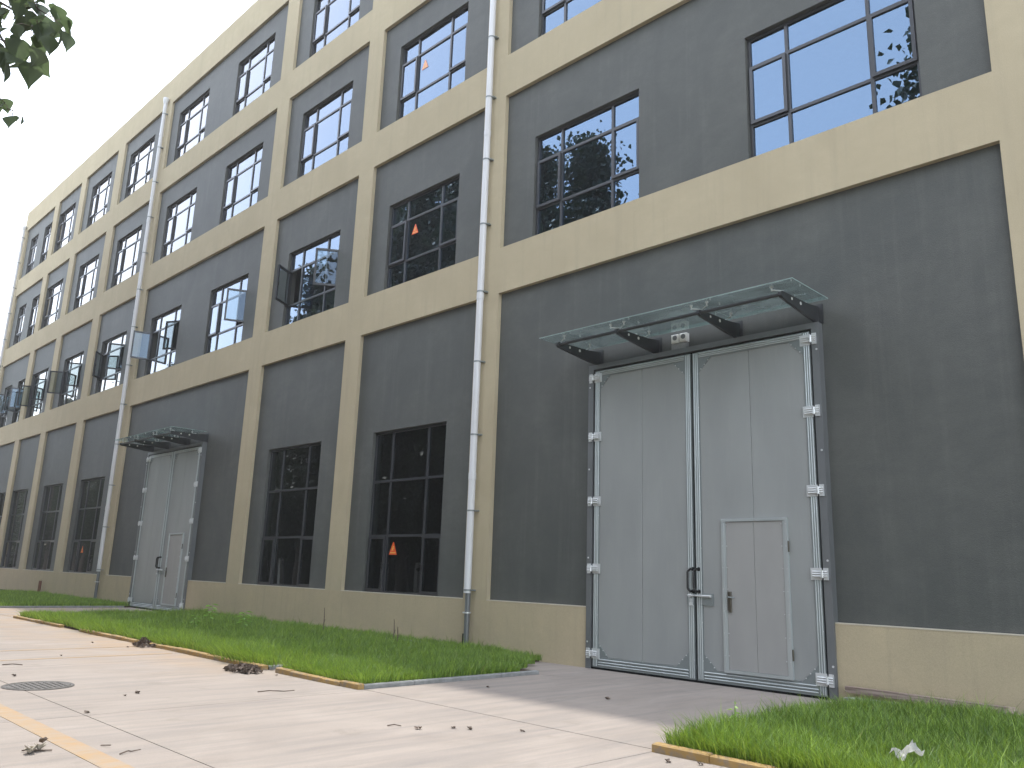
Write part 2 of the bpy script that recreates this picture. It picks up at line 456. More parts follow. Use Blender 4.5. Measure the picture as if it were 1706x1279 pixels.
kerb('grey kerb along the far left grass bed beyond the distant door', -52, -30.4, {'side': [(-30.4, -4.92, -.3)]}, 1.2)

beds = [(-25.2, -12.04, -4.93, -.02), (-11.64, -9.6, -4.93, -1.5), (-11.64, -10.9, -1.5, -.02), (-4.72, 3.0, -4.93, -.02), (-52, -30.42, -4.93, -.02), (-12.04, -11.64, -4.1, -.02)]
for b in beds:
    tag(box('soil', MT['soil'], None, b[0], b[1], b[2], b[3], -.1, .045), kind='structure')

def grass(name, x0, x1, y0, y1, dens, hmin, hmax, w=.006, cut=None):
    A = (x1 - x0) * (y1 - y0); n = int(A * dens)
    # clumped distribution
    px = rng.uniform(x0, x1, n); py = rng.uniform(y0, y1, n)
    q = rng.random(n) < .6; px[q] = np.round(px[q] / .055) * .055 + rng.normal(0, .009, q.sum()) + .02 * np.sin(py[q] * 37); py[q] = np.round(py[q] / .06) * .06 + rng.normal(0, .01, q.sum()) + .02 * np.sin(px[q] * 29)
    py = np.clip(py, y0, y1)
    c = .5 + .5 * np.sin(px * 2.1 + 1.3 * np.sin(py * 1.7)) * np.sin(py * 2.7 + .8 * np.sin(px * 1.3))
    fine = .5 + .5 * np.sin(px * 9 + 2 * np.sin(py * 7)) * np.sin(py * 11)
    h = (hmin + (hmax - hmin) * (.45 * c + .25 * fine + .3 * rng.random(n))) * rng.uniform(.6, 1.15, n)
    tall = rng.random(n) < .03; h[tall] *= 1.55
    patch = np.sin(px * 1.3 + 2 * np.sin(py * 1.1)) * np.sin(py * 1.9 + 1.1 * np.sin(px * .9)); thin = rng.random(n) < np.clip(1.25 - .75 * (patch > .72) + .1 * fine, 0, 1)
    if cut is not None: thin &= cut(px, py)
    px, py, h = px[thin], py[thin], h[thin]; n = len(px)
    a = rng.uniform(0, 2 * PI, n); lean = rng.uniform(.1, .75, n) * h
    # blades near the border lean outwards over the kerb
    edge = np.clip(1 - np.minimum(py - y0, .4) / .4, 0, 1); ly = np.sin(a) * lean - edge * .17 * rng.random(n); lx = np.cos(a) * lean
    e2 = np.clip(1 - np.minimum(x1 - px, .35) / .35, 0, 1); lx = lx + e2 * .08 * rng.random(n)
    e3 = np.clip(1 - np.minimum(px - x0, .35) / .35, 0, 1); lx = lx - e3 * .08 * rng.random(n)
    over = np.clip(np.sin(px * 1.9 + 1) + np.sin(px * .83) * .9, 0, 1.3); py = py - edge * over * .13 * rng.random(n); ly = ly - edge * over * .16 * rng.random(n); h = h * (1 + .25 * edge * over)
    b = rng.uniform(0, 2 * PI, n); wx = np.cos(b) * w / 2; wy = np.sin(b) * w / 2
    z0 = np.full(n, .04)
    V = np.zeros((n, 5, 3))
    V[:, 0] = np.stack([px - wx, py - wy, z0], 1); V[:, 1] = np.stack([px + wx, py + wy, z0], 1)
    mx, my, mz = px + lx * .35, py + ly * .35, z0 + h * .6
    V[:, 2] = np.stack([mx + wx * .8, my + wy * .8, mz], 1); V[:, 3] = np.stack([mx - wx * .8, my - wy * .8, mz], 1)
    V[:, 4] = np.stack([px + lx, py + ly, z0 + h * .95], 1)
    base = np.arange(n)[:, None] * 5
    keep = np.ones(n, bool)
    F = np.concatenate([base + np.array([0, 1, 2]), base + np.array([0, 2, 3]), base + np.array([3, 2, 4])])
    me = npmesh(name, V.reshape(-1, 3), F, MT['grass'])
    at = me.attributes.new('blade', 'FLOAT', 'POINT'); at.data.foreach_set('value', np.repeat(np.clip(rng.random(n) * .8 + .2 * rng.random(n), 0, 1), 5).astype(np.float32))
    return link(name, me)
G = 'grass growing in the beds along the wall'
tag(grass('grass', -25.2, -17.5, -4.93, -.04, 1500, .10, .27, .011), 'green grass in the bed by the distant door', 'grass', kind='stuff')
tag(grass('grass', -17.5, -12.0, -4.93, -.04, 2300, .09, .26, .009), 'green grass between the doors by the long kerb', 'grass', kind='stuff')
tag(grass('grass', -12.0, -9.55, -4.93, -.04, 3600, .08, .23, .008, cut=lambda x, y: ((x > -11.62) | (y > -4.15)) & (x < -9.6 - np.clip(y + 1.9, 0, 3) * (.75 + .12 * np.sin(y * 11)))), 'green grass in the small bed by the nearest door', 'grass', kind='stuff')
tag(grass('grass', -4.74, -1.4, -4.93, -.04, 4300, .09, .30, .0075, cut=lambda x, y: (y < -.62 + .08 * np.sin(x * 7)) & (x > -4.74 + np.clip(y + 1.2, 0, 1) * .1)), 'bright grass in the bed at bottom right', 'grass', kind='stuff')
tag(grass('grass', -42, -30.45, -4.93, -.04, 1100, .07, .22, .012), 'grass in the far left bed', 'grass', kind='stuff')

# ------------------------------------------------------------------ the building
B = empty('factory_building', (-26, 0, 0))
tag(B, 'four storey grey factory with beige pillars and beams and two tall metal doors', 'building')
PD = .42                       # depth of walls
PY = .10                       # panel plane
Zb = {1: 1.03, 2: 8.62, 3: 13.47, 4: 17.79}
Zt = {1: 7.56, 2: 12.41, 3: 16.74, 4: 20.98}
PAR = 22.3
bays = {1: (-12.40, -2.58), 2: (-17.60, -13.11), 3: (-22.85, -18.31), 4: (-33.33, -23.64), 5: (-38.59, -34.10),
        6: (-43.85, -39.47), 7: (-48.22, -44.62), 8: (-54.25, -48.99)}
D1 = (-9.76, -5.24); D2 = (-30.71, -26.19); DH = 5.48
pill = [(-2.58, -1.86), (-13.11, -12.40), (-18.31, -17.60), (-23.64, -22.85), (-34.10, -33.33), (-39.47, -38.59), (-44.62, -43.85), (-48.99, -48.22), (-54.83, -54.25), (3.3, 4.0), (8.6, 9.3)]
bays_extra = {0: (-1.86, 3.3), -1: (4.0, 8.6)}
for a, b in pill:
    box('pillar', MT['beige'], B, a, b, 0, PD, 1.03, PAR)
allb = dict(bays); allb.update(bays_extra)
for n, (a, b) in allb.items():
    for z0, z1 in ((7.56, 8.62), (12.41, 13.47), (16.74, 17.79), (20.98, PAR)):
        box('beam', MT['beige'], B, a, b, 0, PD, z0, z1)
for a, b in ((-54.83, D2[0]), (D2[1], D1[0]), (D1[1], 9.3)):
    box('plinth', MT['plinth'], B, a, b, -.006, PD, -.1, 1.03)
for n, (a, b) in bays.items():
    cut = {1: D1, 4: D2}.get(n)
    for p, q in ([(a, cut[0]), (cut[1], b)] if cut else [(a, b)]):
        box('ledge', MT['cap'], B, p + .003, q - .003, -.010, PY - .003, 1.031, 1.047)  # added strip: the plinth's skylit top edge as a pale line
# windows: list of (bay,row,x0,width,kind)
UP = {1: [(-11.51, 2.82), (-6.37, 2.84)], 2: [(-16.86, 2.82)], 3: [(-22.02, 2.83)], 4: [(-32.57, 2.8), (-27.36, 2.76)], 5: [(-37.98, 2.84)],
      6: [(-43.02, 2.7)], 7: [(-48.12, 2.62)], 8: [(-53.35, 1.42), (-50.72, 1.42)]}
GR = {2: [(-16.85, 2.80)], 3: [(-22.05, 2.83)], 5: [(-38.05, 2.85)], 6: [(-43.05, 2.72)], 7: [(-48.15, 2.62)], 8: [(-53.35, 1.42), (-50.72, 1.42)]}
HT = {1: 3.87, 2: 2.43, 3: 2.41, 4: 2.41}
def wall_panel(x0, x1, z0, z1, holes):
    m = MB(); cur = x0
    for (h0, h1, hz) in sorted(holes):
        m.box(cur, h0, PY, PD, z0, z1); m.box(h0, h1, PY, PD, hz, z1); cur = h1
    m.box(cur, x1, PY, PD, z0, z1)
    return build(m, 'wall_panel', MT['grey'], B)
for n, (a, b) in allb.items():
    for row in (1, 2, 3, 4):
        holes = []
        if row == 1:
            for x, w in GR.get(n, []): holes.append((x, x + w, Zb[1] + HT[1]))
            if n == 1: holes.append((D1[0], D1[1], DH))
            if n == 4: holes.append((D2[0], D2[1], DH))
        elif not (row == 4 and n in (1, 2)):
            for x, w in UP.get(n, []): holes.append((x, x + w, Zb[row] + HT[row]))
        wall_panel(a, b, Zb[row], Zt[row], holes)
# shell: end wall, rear, roof, floors (dark interior)
box('end_wall', MT['grey'], B, -54.82, -54.4, PD, 18, 0, 22.2)
box('end_wall', MT['grey'], B, 8.9, 9.29, PD, 18, 0, 22.2)
box('rear_wall', MT['interior'], B, -54.4, 8.9, 17.6, 18, 0, 22.2)
box('inner_wall', MT['interior'], B, -54.4, 8.9, 7.0, 7.2, 0, 21.0)
box('roof', MT['interior'], B, -54.4, 8.9, PD, 17.6, 21.1, 21.4)
for z in (8.0, 12.8, 17.1):
    box('floor_slab', MT['interior'], B, -54.4, 8.9, PD, 7.0, z, z + .3)
box('floor_slab', MT['interior'], B, -54.4, 8.9, PD, 7.0, .0, .12)

# windows ------------------------------------------------------------
FY = .085           # frame front, relative to the window origin on the panel plane
cache = {}
def cached(key, fn):
    if key not in cache: cache[key] = fn()
    return cache[key]
def frame_mesh(w, h, xm, zm):
    def mk():
        m = MB(); f = .055; y0, y1 = FY, FY + .07
        m.box(0, f, y0, y1, 0, h); m.box(w - f, w, y0, y1, 0, h)
        m.box(f, w - f, y0, y1, 0, f); m.box(f, w - f, y0, y1, h - f, h)
        for x in xm: m.box(x - .028, x + .028, y0 + .004, y1 - .004, f, h - f)
        cols = [f] + [q for x in xm for q in (x - .028, x + .028)] + [w - f]
        for z in zm:
            for i in range(0, len(cols), 2): m.box(cols[i], cols[i + 1], y0 + .006, y1 - .006, z - .028, z + .028)
        return m.mesh('window', MT['frame'])
    return cached(('frame', round(w, 3), round(h, 3)), mk)
def sash_mesh(w, h, side):
    def mk():
        m = MB(); f = .058; sx = 1 if side == 'L' else -1
        def bx(a, b, c, d): m.box(min(sx * a, sx * b), max(sx * a, sx * b), -.022, .035, c, d)
        bx(0, f, 0, h); bx(w - f, w, 0, h); bx(f, w - f, 0, f); bx(f, w - f, h - f, h)
        return m.mesh('sash', MT['frame'])
    return cached(('sash', round(w, 3), round(h, 3), side), mk)
def pane_mesh(w, h, mat, side='L'):
    def mk():
        m = MB(); x0, x1 = (0, w) if side == 'L' else (-w, 0)
        m.add([(x0, 0, 0), (x1, 0, 0), (x1, 0, h), (x0, 0, h)], [(0, 1, 2, 3)])
        return m.mesh('pane', MT[mat])
    return cached(('pane', round(w, 3), round(h, 3), mat, side), mk)
def handle_mesh():
    def mk():
        m = MB(); m.box(-.012, .012, -.03, 0, -.06, .06); return m.mesh('window_handle', MT['black'])
    return cached('wh', mk)
def window(x, z, w, h, kind, sash=None):
    """sash: dict side -> opening angle in degrees"""
    sash = sash or {}
    if w < 2: xm = [w / 2]
    else: xm = [w * .257, w * .744]
    zm = [.71, 1.84] if kind == 'up' else [1.33, 2.64]
    o = link('window', frame_mesh(w, h, xm, zm), (x, PY, z), B)
    cols = [.055] + [q for a in xm for q in (a - .028, a + .028)] + [w - .055]
    rows = [.055] + [q for a in zm for q in (a - .028, a + .028)] + [h - .055]
    mid = 1 if kind == 'up' else 0
    pm = 'pane' if kind == 'up' else 'panegr'
    nc = len(cols) // 2
    for ci in range(nc):
        for ri in range(3):
            x0, x1, z0, z1 = cols[2 * ci], cols[2 * ci + 1], rows[2 * ri], rows[2 * ri + 1]
            side = 'L' if ci == 0 else ('R' if ci == nc - 1 else None)
            tilt = (random.gauss(0, .0022), 0, random.gauss(0, .0022))
            if ri == mid and side:
                ang = sash.get(side, 0); sw = x1 - x0 + .03; sh = z1 - z0 + .03
                hx = x0 - .015 if side == 'L' else x1 + .015
                hy = FY - .015
                rz = -math.radians(ang) if side == 'L' else math.radians(ang)
                loc = (x + hx, PY + hy, z + z0 - .015)
                link('sash', sash_mesh(sw, sh, side), loc, o, (0, 0, rz))
                pl = Vector(loc) + Matrix.Rotation(rz, 3, 'Z') @ Vector((.05 if side == 'L' else -.05, .006, .05))
                link('pane', pane_mesh(sw - .1, sh - .1, 'sashpane' if ang else pm, side), pl, o, (0 if ang else tilt[0], 0, rz + (0 if ang else tilt[2])))
                if ang or kind == 'gr':
                    hl = Vector(loc) + Matrix.Rotation(rz, 3, 'Z') @ Vector(((sw - .03) * (1 if side == 'L' else -1), .06 if ang else -.02, sh * .45))
                    link('window_handle', handle_mesh(), hl, o, (0, 0, rz))
            else:
                link('pane', pane_mesh(x1 - x0, z1 - z0, pm), (x + x0, PY + FY + .035, z + z0), o, tilt)
    return o
SA = {(3, 0): {'L': 60, 'R': 54}, (4, 1): {'R': 64}, (4, 0): {'L': 104, 'R': 28}, (5, 0): {'L': 40, 'R': 64}, (6, 0): {'L': 122, 'R': 62},
      (7, 0): {'L': 125, 'R': 62}, (8, 0): {'R': 75}, (8, 1): {'L': 70, 'R': 80}}
for n, L_ in UP.items():
    for row in (2, 3, 4):
        if row == 4 and n in (1, 2): continue
        for i, (x, w) in enumerate(L_):
            window(x, Zb[row], w, HT[row], 'up', SA.get((n, i)) if row == 2 else None)
for n, L_ in GR.items():
    for i, (x, w) in enumerate(L_): window(x, Zb[1], w, HT[1], 'gr')

# warning stickers on the glass: orange triangle, pale figure, text band
def sticker(x, z, s, mat, label):
    y = PY + FY + .024
    m = MB(); m.prism([(x - s / 2, z), (x + s / 2, z), (x + .012, z + s * .98), (x - .012, z + s * .98)], 1, y, y + .003)
    o = build(m, 'warning_sticker', MT[mat], B); o['label'] = label
    m = MB(); yy = y - .0015; k = s
    m.cyl((x + .02 * k, yy, z + .62 * k), (x + .02 * k, yy + .002, z + .62 * k), .055 * k, n=10)
    def limb(a, b, t):
        a = Vector((a[0], a[1])); b = Vector((b[0], b[1])); d = (b - a).normalized(); p = Vector((-d.y, d.x)) * t
        q = [a + p, a - p, b - p, b + p]; m.prism([(x + v.x * k, z + v.y * k) for v in q], 1, yy, yy + .002)
    limb((.0, .57), (-.05, .42), .045); limb((.0, .54), (.12, .47), .022); limb((-.02, .53), (-.12, .46), .022)
    limb((-.05, .42), (.04, .32), .026); limb((-.05, .42), (-.13, .30), .026)
    for i in range(6): m.box(x + (-.33 + .115 * i) * k, x + (-.245 + .115 * i) * k, yy, yy + .002, z + .12 * k, z + .19 * k)
    build(m, 'pictogram', MT['yellow'], o)
sticker(-15.88, 1.92, .30, 'orange', 'orange warning triangle on the near ground floor window')
sticker(-15.82, 10.0, .27, 'orange', 'orange warning triangle against the reflected tree')
sticker(-15.85, 14.80, .27, 'orangef', 'faded warning triangle against the reflected sky')
sticker(-36.95, 1.85, .28, 'orange', 'small orange warning triangle on a distant window')

# rainwater pipes -----------------------------------------------------
def pipe(x, y=-.125, top=21.1):
    r = .075
    m = MB(); m.cyl((x, y, 1.16), (x, y, top), r, n=20)
    p = build(m, 'drainpipe', MT['pvc'], B)
    m = MB(); m.cyl((x, y, top - .05), (x, y, top + .12), r + .012, .12, 20); m.cyl((x, y, top + .12), (x, y, top + .2), .12, .12, 20)
    build(m, 'hopper', MT['pvc'], p)
    z = 1.22
    while z < top - .5:
        m = MB(); m.cyl((x, y, z - .016), (x, y, z + .016), r + .008, n=20); m.box(x + r * .4, x + r + .05, y + .02, 0, z - .014, z + .014)
        build(m, 'pipe_clamp', MT['zinc'], p); z += 1.61
    for z in (3.55, 7.55, 11.55, 15.55, 19.55):
        m = MB(); m.cyl((x, y, z - .07), (x, y, z + .07), r + .007, n=20); build(m, 'pipe_sleeve', MT['pvc'], p)
    m = MB(); m.cyl((x + .015, y + .01, -.02), (x + .015, y + .01, 1.16), .055, n=16); build(m, 'lower_pipe', MT['steel'], p)
    m = MB(); m.cyl((x - .055, y + .03, .1), (x - .055, y + .03, 1.15), .02, n=8); m.box(x - .085, x - .035, y - .01, y + .04, .12, .36)
    build(m, 'cable_conduit', MT['black'], p)
    m = MB(); m.cyl((x + .0, y + .01, .76), (x + .0, y + .01, .785), .085, n=16); build(m, 'pipe_clamp', MT['zincb'], p)
    return p
pipe(-12.85); pipe(-33.78); pipe(-54.5)

# doors ---------------------------------------------------------------
def make_door(x0):
    """x0: outer left edge; 4.52 wide"""
    W = 4.52; x1 = x0 + W; H = DH
    m = MB(); f = .115
    m.box(x0, x0 + f, -.05, PD - .05, 0, H); m.box(x1 - f, x1, -.05, PD - .05, 0, H); m.box(x0 + f, x1 - f, -.05, PD - .05, H - .09, H)
    d = build(m, 'door', MT['steel'], B, origin=(x0 + W / 2, 0, 0))
    box('rubber_seal', MT['gap'], d, x0 + f, x1 - f, .03, .10, .0, H - .09)  # dark sheet behind the leaves, painted shade for the gaps round them
    c = x0 + W / 2 - .0
    yf = -.035
    leaves = [(x0 + f + .035, c - .022), (c + .022, x1 - f - .035)]
    zb, zt = .035, H - .125
    b = .115
    for li, (a, e) in enumerate(leaves):
        # insulated panels
        mid = (a + e) / 2 + (.02 if li == 0 else .0)
        for (p, q) in ((a + b, mid - .004), (mid + .004, e - b)):
            box('door_panel', MT['sheet'], d, p, q, yf + .012, yf + .05, zb + .17, zt - b, bev=.004)
        m = MB(); rb = MB()
        def rail(xa, xb, za, zb_, vert):
            m.box(xa, xb, yf, yf + .052, za, zb_)
            if vert:
                w = xb - xa
                for t in (.2, .5, .8): rb.cyl((xa + w * t, yf - .001, za + .02), (xa + w * t, yf - .001, zb_ - .02), .011, n=8)
            else:
                w = zb_ - za
                for t in (.25, .5, .78): rb.cyl((xa + .01, yf - .001, za + w * t), (xb - .01, yf - .001, za + w * t), .011, n=8)
        rail(a, a + b, zb, zt, True); rail(e - b, e, zb, zt, True)
        rail(a + b, e - b, zt - b, zt, False); rail(a + b, e - b, zb, zb + .17, False)
        build(m, 'leaf_frame', MT['zinc'], d); build(rb, 'trim_rib', MT['trim'], d)  # ribs in paler zinc, painted highlight lines along the rails
        for cx, cz, sx, sz in ((a + b, zb + .17, 1, 1), (e - b, zb + .17, -1, 1), (a + b, zt - b, 1, -1), (e - b, zt - b, -1, -1)):
            m = MB(); m.prism([(cx, cz), (cx + sx * .24, cz), (cx, cz + sz * .24)], 1, yf + .002, yf + .0115)
            build(m, 'corner_gusset', MT['zinc'], d)
            m = MB()
            for t in (.18, .5, .82): 
                px, pz = cx + sx * (.215 * t + .01), cz + sz * (.215 * (1 - t) + .01); m.cyl((px, yf - .004, pz), (px, yf + .004, pz), .009, n=8)
            build(m, 'screw', MT['zincb'], d)
        m = MB()
        for k in range(9):
            z = zb + .3 + k * .58
            for px in (a + b * .9, e - b * .1 - .004): m.cyl((px, yf - .006, z), (px, yf + .002, z), .007, n=6)
        build(m, 'screw', MT['zincb'], d)
    for z in (5.22, 4.10, 2.91, 1.71, .26):
        for s, hx in ((1, x0 + f + .02), (-1, x1 - f - .02)):
            m = MB()
            m.box(min(hx + s * .0, hx + s * .17), max(hx + s * .0, hx + s * .17), yf - .012, yf + .002, z - .085, z + .085)
            m.box(min(hx - s * .10, hx - s * .035), max(hx - s * .10, hx - s * .035), -.075, -.05, z - .085, z + .085)
            for dz in (-.032, .0, .032): m.cyl((hx - s * .10, yf - .04, z + dz), (hx + s * .13, yf - .04, z + dz), .013, n=8)
            m.cyl((hx - s * .015, yf - .045, z - .055), (hx - s * .015, yf - .045, z + .055), .02, n=10)
            build(m, 'hinge', MT['zincb'], d)
    for fx in (x0 + .04, x1 - .04):
        m = MB()
        for z in (5.05, 3.5, 1.9, .45): m.cyl((fx, -.056, z), (fx, -.048, z), .016, n=10)
        build(m, 'frame_bolt', MT['zincb'], d)
    # pull handles
    for hx, dx in ((c - .035, -.045), (c + .075, -.045)):
        m = MB(); y = yf - .09
        pts = [(hx, yf, 1.74), (hx, y + .015, 1.74), (hx + dx, y, 1.70), (hx + dx, y, 1.43), (hx, y + .015, 1.39), (hx, yf, 1.39)]
        m.tube(pts, .019, 10); m.cyl((hx, yf - .012, 1.74), (hx, yf, 1.74), .032, n=12); m.cyl((hx, yf - .012, 1.39), (hx, yf, 1.39), .032, n=12)
        build(m, 'pull_handle', MT['black'], d)
    m = MB(); m.box(c - .15, c - .03, yf - .008, yf, 1.18, 1.36); m.box(c + .03, c + .33, yf - .008, yf + .01, 1.18, 1.36)
    build(m, 'latch_plate', MT['zinc'], d)
    m = MB(); m.cyl((c - .12, yf - .03, 1.325), (c + .29, yf - .03, 1.325), .015, n=10)
    m.box(c + .12, c + .3, yf - .036, yf - .008, 1.305, 1.345); m.box(c - .11, c - .07, yf - .036, yf - .008, 1.30, 1.35)
    build(m, 'slide_bolt', MT['zincb'], d)
    m = MB(); m.box(c - .085, c - .035, yf - .05, yf - .02, 1.17, 1.215); m.tube([(c - .075, yf - .035, 1.215), (c - .075, yf - .035, 1.27), (c - .045, yf - .035, 1.27), (c - .045, yf - .035, 1.215)], .005, 6)
    build(m, 'padlock', MT['zincb'], d)
    # wicket door
    wx0, wx1, wz0, wz1 = x0 + 2.77, x0 + 3.885, .205, 2.53
    y = yf + .012
    m = MB(); g = .045
    m.box(wx0, wx0 + g, y - .04, y + .004, wz0, wz1); m.box(wx1 - g, wx1, y - .04, y + .004, wz0, wz1)
    m.box(wx0 + g, wx1 - g, y - .04, y + .004, wz0, wz0 + g); m.box(wx0 + g, wx1 - g, y - .04, y + .004, wz1 - g, wz1)
    for a_, b_ in ((wx0 + g, wx0 + g + .03), (wx1 - g - .03, wx1 - g)): m.box(a_, b_, y - .03, y + .002, wz0 + g, wz1 - g)
    build(m, 'wicket_frame', MT['trim'], d)
    wm = (wx0 + wx1) / 2
    for a_, b_ in ((wx0 + g + .03, wm - .003), (wm + .003, wx1 - g - .03)):
        box('wicket_panel', MT['sheet2'], d, a_, b_, y - .022, y + .003, wz0 + g + .002, wz1 - g - .002, bev=.003)
    m = MB()
    for k in range(7):
        z = wz0 + .25 + k * .33
        for px in (wx0 + g * .5, wx0 + g + .05, wx1 - g * .5, wx1 - g - .045): m.cyl((px, y - .046, z), (px, y - .03, z), .006, n=6)
    build(m, 'screw', MT['zincb'], d)
    m = MB()
    for z in (.55, 2.1): m.cyl((wx1 + .012, y - .03, z - .08), (wx1 + .012, y - .03, z + .08), .014, n=8)
    build(m, 'hinge', MT['bronze'], d)
    m = MB(); lx = wx0 + g + .045
    m.bbox(lx, lx + .062, y - .045, y - .02, 1.10, 1.41, b=.006); build(m, 'lock_plate', MT['bronze'], d)
    m = MB(); m.cyl((lx + .03, y - .085, 1.325), (lx + .03, y - .04, 1.325), .012, n=8); m.cyl((lx + .03, y - .08, 1.325), (lx + .145, y - .08, 1.32), .011, .009, 8)
    build(m, 'lever_handle', MT['zinc'], d)
    box('threshold', MT['gap'], d, x0 + f, x1 - f, -.03, .02, 0, .034)
    return d
def copy_tree(o, parent=None, off=None):
    c = o.copy(); col.objects.link(c); c.parent = parent
    if off is not None: c.location = o.location + off
    for ch in list(o.children): copy_tree(ch, c)
    return c
OFF = Vector((-20.95, 0, 0))
door1 = make_door(D1[0]); door1['label'] = 'large two leaf metal door nearest the camera'
door2 = copy_tree(door1, B, OFF); door2['label'] = 'distant two leaf metal door beyond the long grass bed'

# glass canopy over a door ---------------------------------------------
def make_canopy():
    X = [-9.62, -8.28, -6.67, -5.30]; y0 = -1.22; y1 = -.06; zg = 5.80
    c = link('canopy', None, (-7.5, 0, 5.4), B)
    seams = [-9.98, -8.25, -6.66, -5.05]
    for i in range(3):
        m = MB(); m.box(seams[i] + .004, seams[i + 1] - .004, y0, y1, zg, zg + .012)
        o = build(m, 'glass_panel', MT['canopy'], c)
        m = MB(); a, b = seams[i] + .004, seams[i + 1] - .004
        m.box(a, b, y0 - .0035, y0 - .0005, zg - .001, zg + .013); m.box(a, b, y1 + .0005, y1 + .0035, zg - .001, zg + .013)
        m.box(a - .0025, a - .0003, y0, y1, zg - .001, zg + .013); m.box(b + .0003, b + .0025, y0, y1, zg - .001, zg + .013)
        build(m, 'glass_edge', MT['glassedge'], o)
    for k, x in enumerate(X):
        m = MB(); w = .05
        m.prism([(PY, 5.50), (-.25, 5.51), (-1.08, 5.60), (-1.13, 5.63), (-1.13, 5.68), (-1.08, 5.70), (-.25, 5.72), (PY, 5.76)], 0, x - w / 2, x + w / 2)
        m.box(x - .09, x + .09, PY - .012, PY + .002, 5.48, 5.80)
        o = build(m, 'canopy_bracket', MT['bracket'], c)
        m = MB()
        for yy, r in ((-.80, .022), (-.52, .027)):
            m.cyl((x - w / 2 - .004, yy, 5.655), (x + w / 2 + .004, yy, 5.655), r, n=14)
        build(m, 'bracket_cap', MT['white'], o)  # white discs stand in for light seen through the arm's holes
        # point fittings
        for yy in (-1.02, -.30):
            m = MB(); hub = (x, yy, 5.72 if yy < -.6 else 5.735)
            m.cyl((x, yy, 5.68), hub, .016, n=8)
            arms = (-1, 1) if k in (1, 2) else ((1,) if k == 3 else (-1,))
            if k in (0, 3): arms = (1,) if k == 0 else (-1,)
            if k in (1, 2): arms = (-1, 1)
            for s in arms:
                e = (x + s * .14, yy - .07, 5.745); m.tube([hub, (x + s * .05, yy - .02, 5.73), e], .009, 6)
                m.cyl((e[0], e[1], 5.73), (e[0], e[1], zg - .001), .012, n=8); m.cyl((e[0], e[1], zg - .014), (e[0], e[1], zg - .0015), .026, n=12)
                m.cyl((e[0], e[1], zg + .0125), (e[0], e[1], zg + .02), .026, n=12)
            build(m, 'glass_fitting', MT['zincb'], c)
    m = MB(); m.cyl((X[0], -1.075, 5.655), (X[3], -1.075, 5.655), .028, n=12); build(m, 'cross_tube', MT['bracket'], c)
    return c
can1 = make_canopy(); can1['label'] = 'glass canopy over the nearest metal door'
can2 = copy_tree(can1, B, OFF); can2['label'] = 'glass canopy over the distant metal door'
# twin unit above the nearest door
lf = box('wall_lamp', MT['concrete_grey'], B, -7.93, -7.63, .01, PY, 5.49, 5.60)
lf['label'] = 'grey box with two white square lamps above the nearest door'
for x in (-7.935, -7.765):
    m = MB(); m.bbox(x, x + .145, .0, PY, 5.615, 5.77, b=.015); h = build(m, 'lamp_housing', MT['white'], lf)
    m = MB(); m.cyl((x + .085, -.008, 5.705), (x + .085, .002, 5.705), .045, n=16); build(m, 'lens', MT['steel'], lf)
# small outlets in the plinth
box('outlet_box', MT['steel'], B, -11.98, -11.78, -.07, -.006, .10, .15)
box('outlet_box', MT['steel'], B, -32.55, -32.2, -.08, -.006, .04, .14)
m = MB(); m.cyl((-40.6, -.12, .05), (-40.6, -.12, .62), .06, n=12); build(m, 'vent_pipe', MT['brick_red'], B)

# ------------------------------------------------------------------ small things on the ground
def manhole(x, y, r):
    m = MB(); n = 40
    m.cyl((x, y, -.02), (x, y, .006), r, r - .004, n)
    o = build(m, 'manhole_cover', MT['iron'], None); tag(o, 'round iron manhole cover set in the concrete at lower left', 'manhole cover')
    m = MB()
    for k, rr in enumerate((r * .93, r * .84)):
        vs = []; fs = []
        for i in range(n):
            a = 2 * PI * i / n
            for q, z in ((rr, .006), (rr + .012, .012), (rr + .024, .006)): vs.append((x + q * math.cos(a), y + q * math.sin(a), z))
        for i in range(n):
            j = (i + 1) % n
            fs += [(3 * i, 3 * j, 3 * j + 1, 3 * i + 1), (3 * i + 1, 3 * j + 1, 3 * j + 2, 3 * i + 2)]
        m.add(vs, fs)
    build(m, 'raised_ring', MT['iron'], o)
    m = MB()
    for i in range(-4, 5):
        for j in range(-4, 5):
            px, py = i * .075 + (j % 2) * .037, j * .068
            if math.hypot(px, py) < r * .76: m.box(x + px - .022, x + px + .022, y + py - .012, y + py + .012, .006, .011)
    build(m, 'raised_stud', MT['iron'], o)
manhole(-11.82, -8.22, .41)

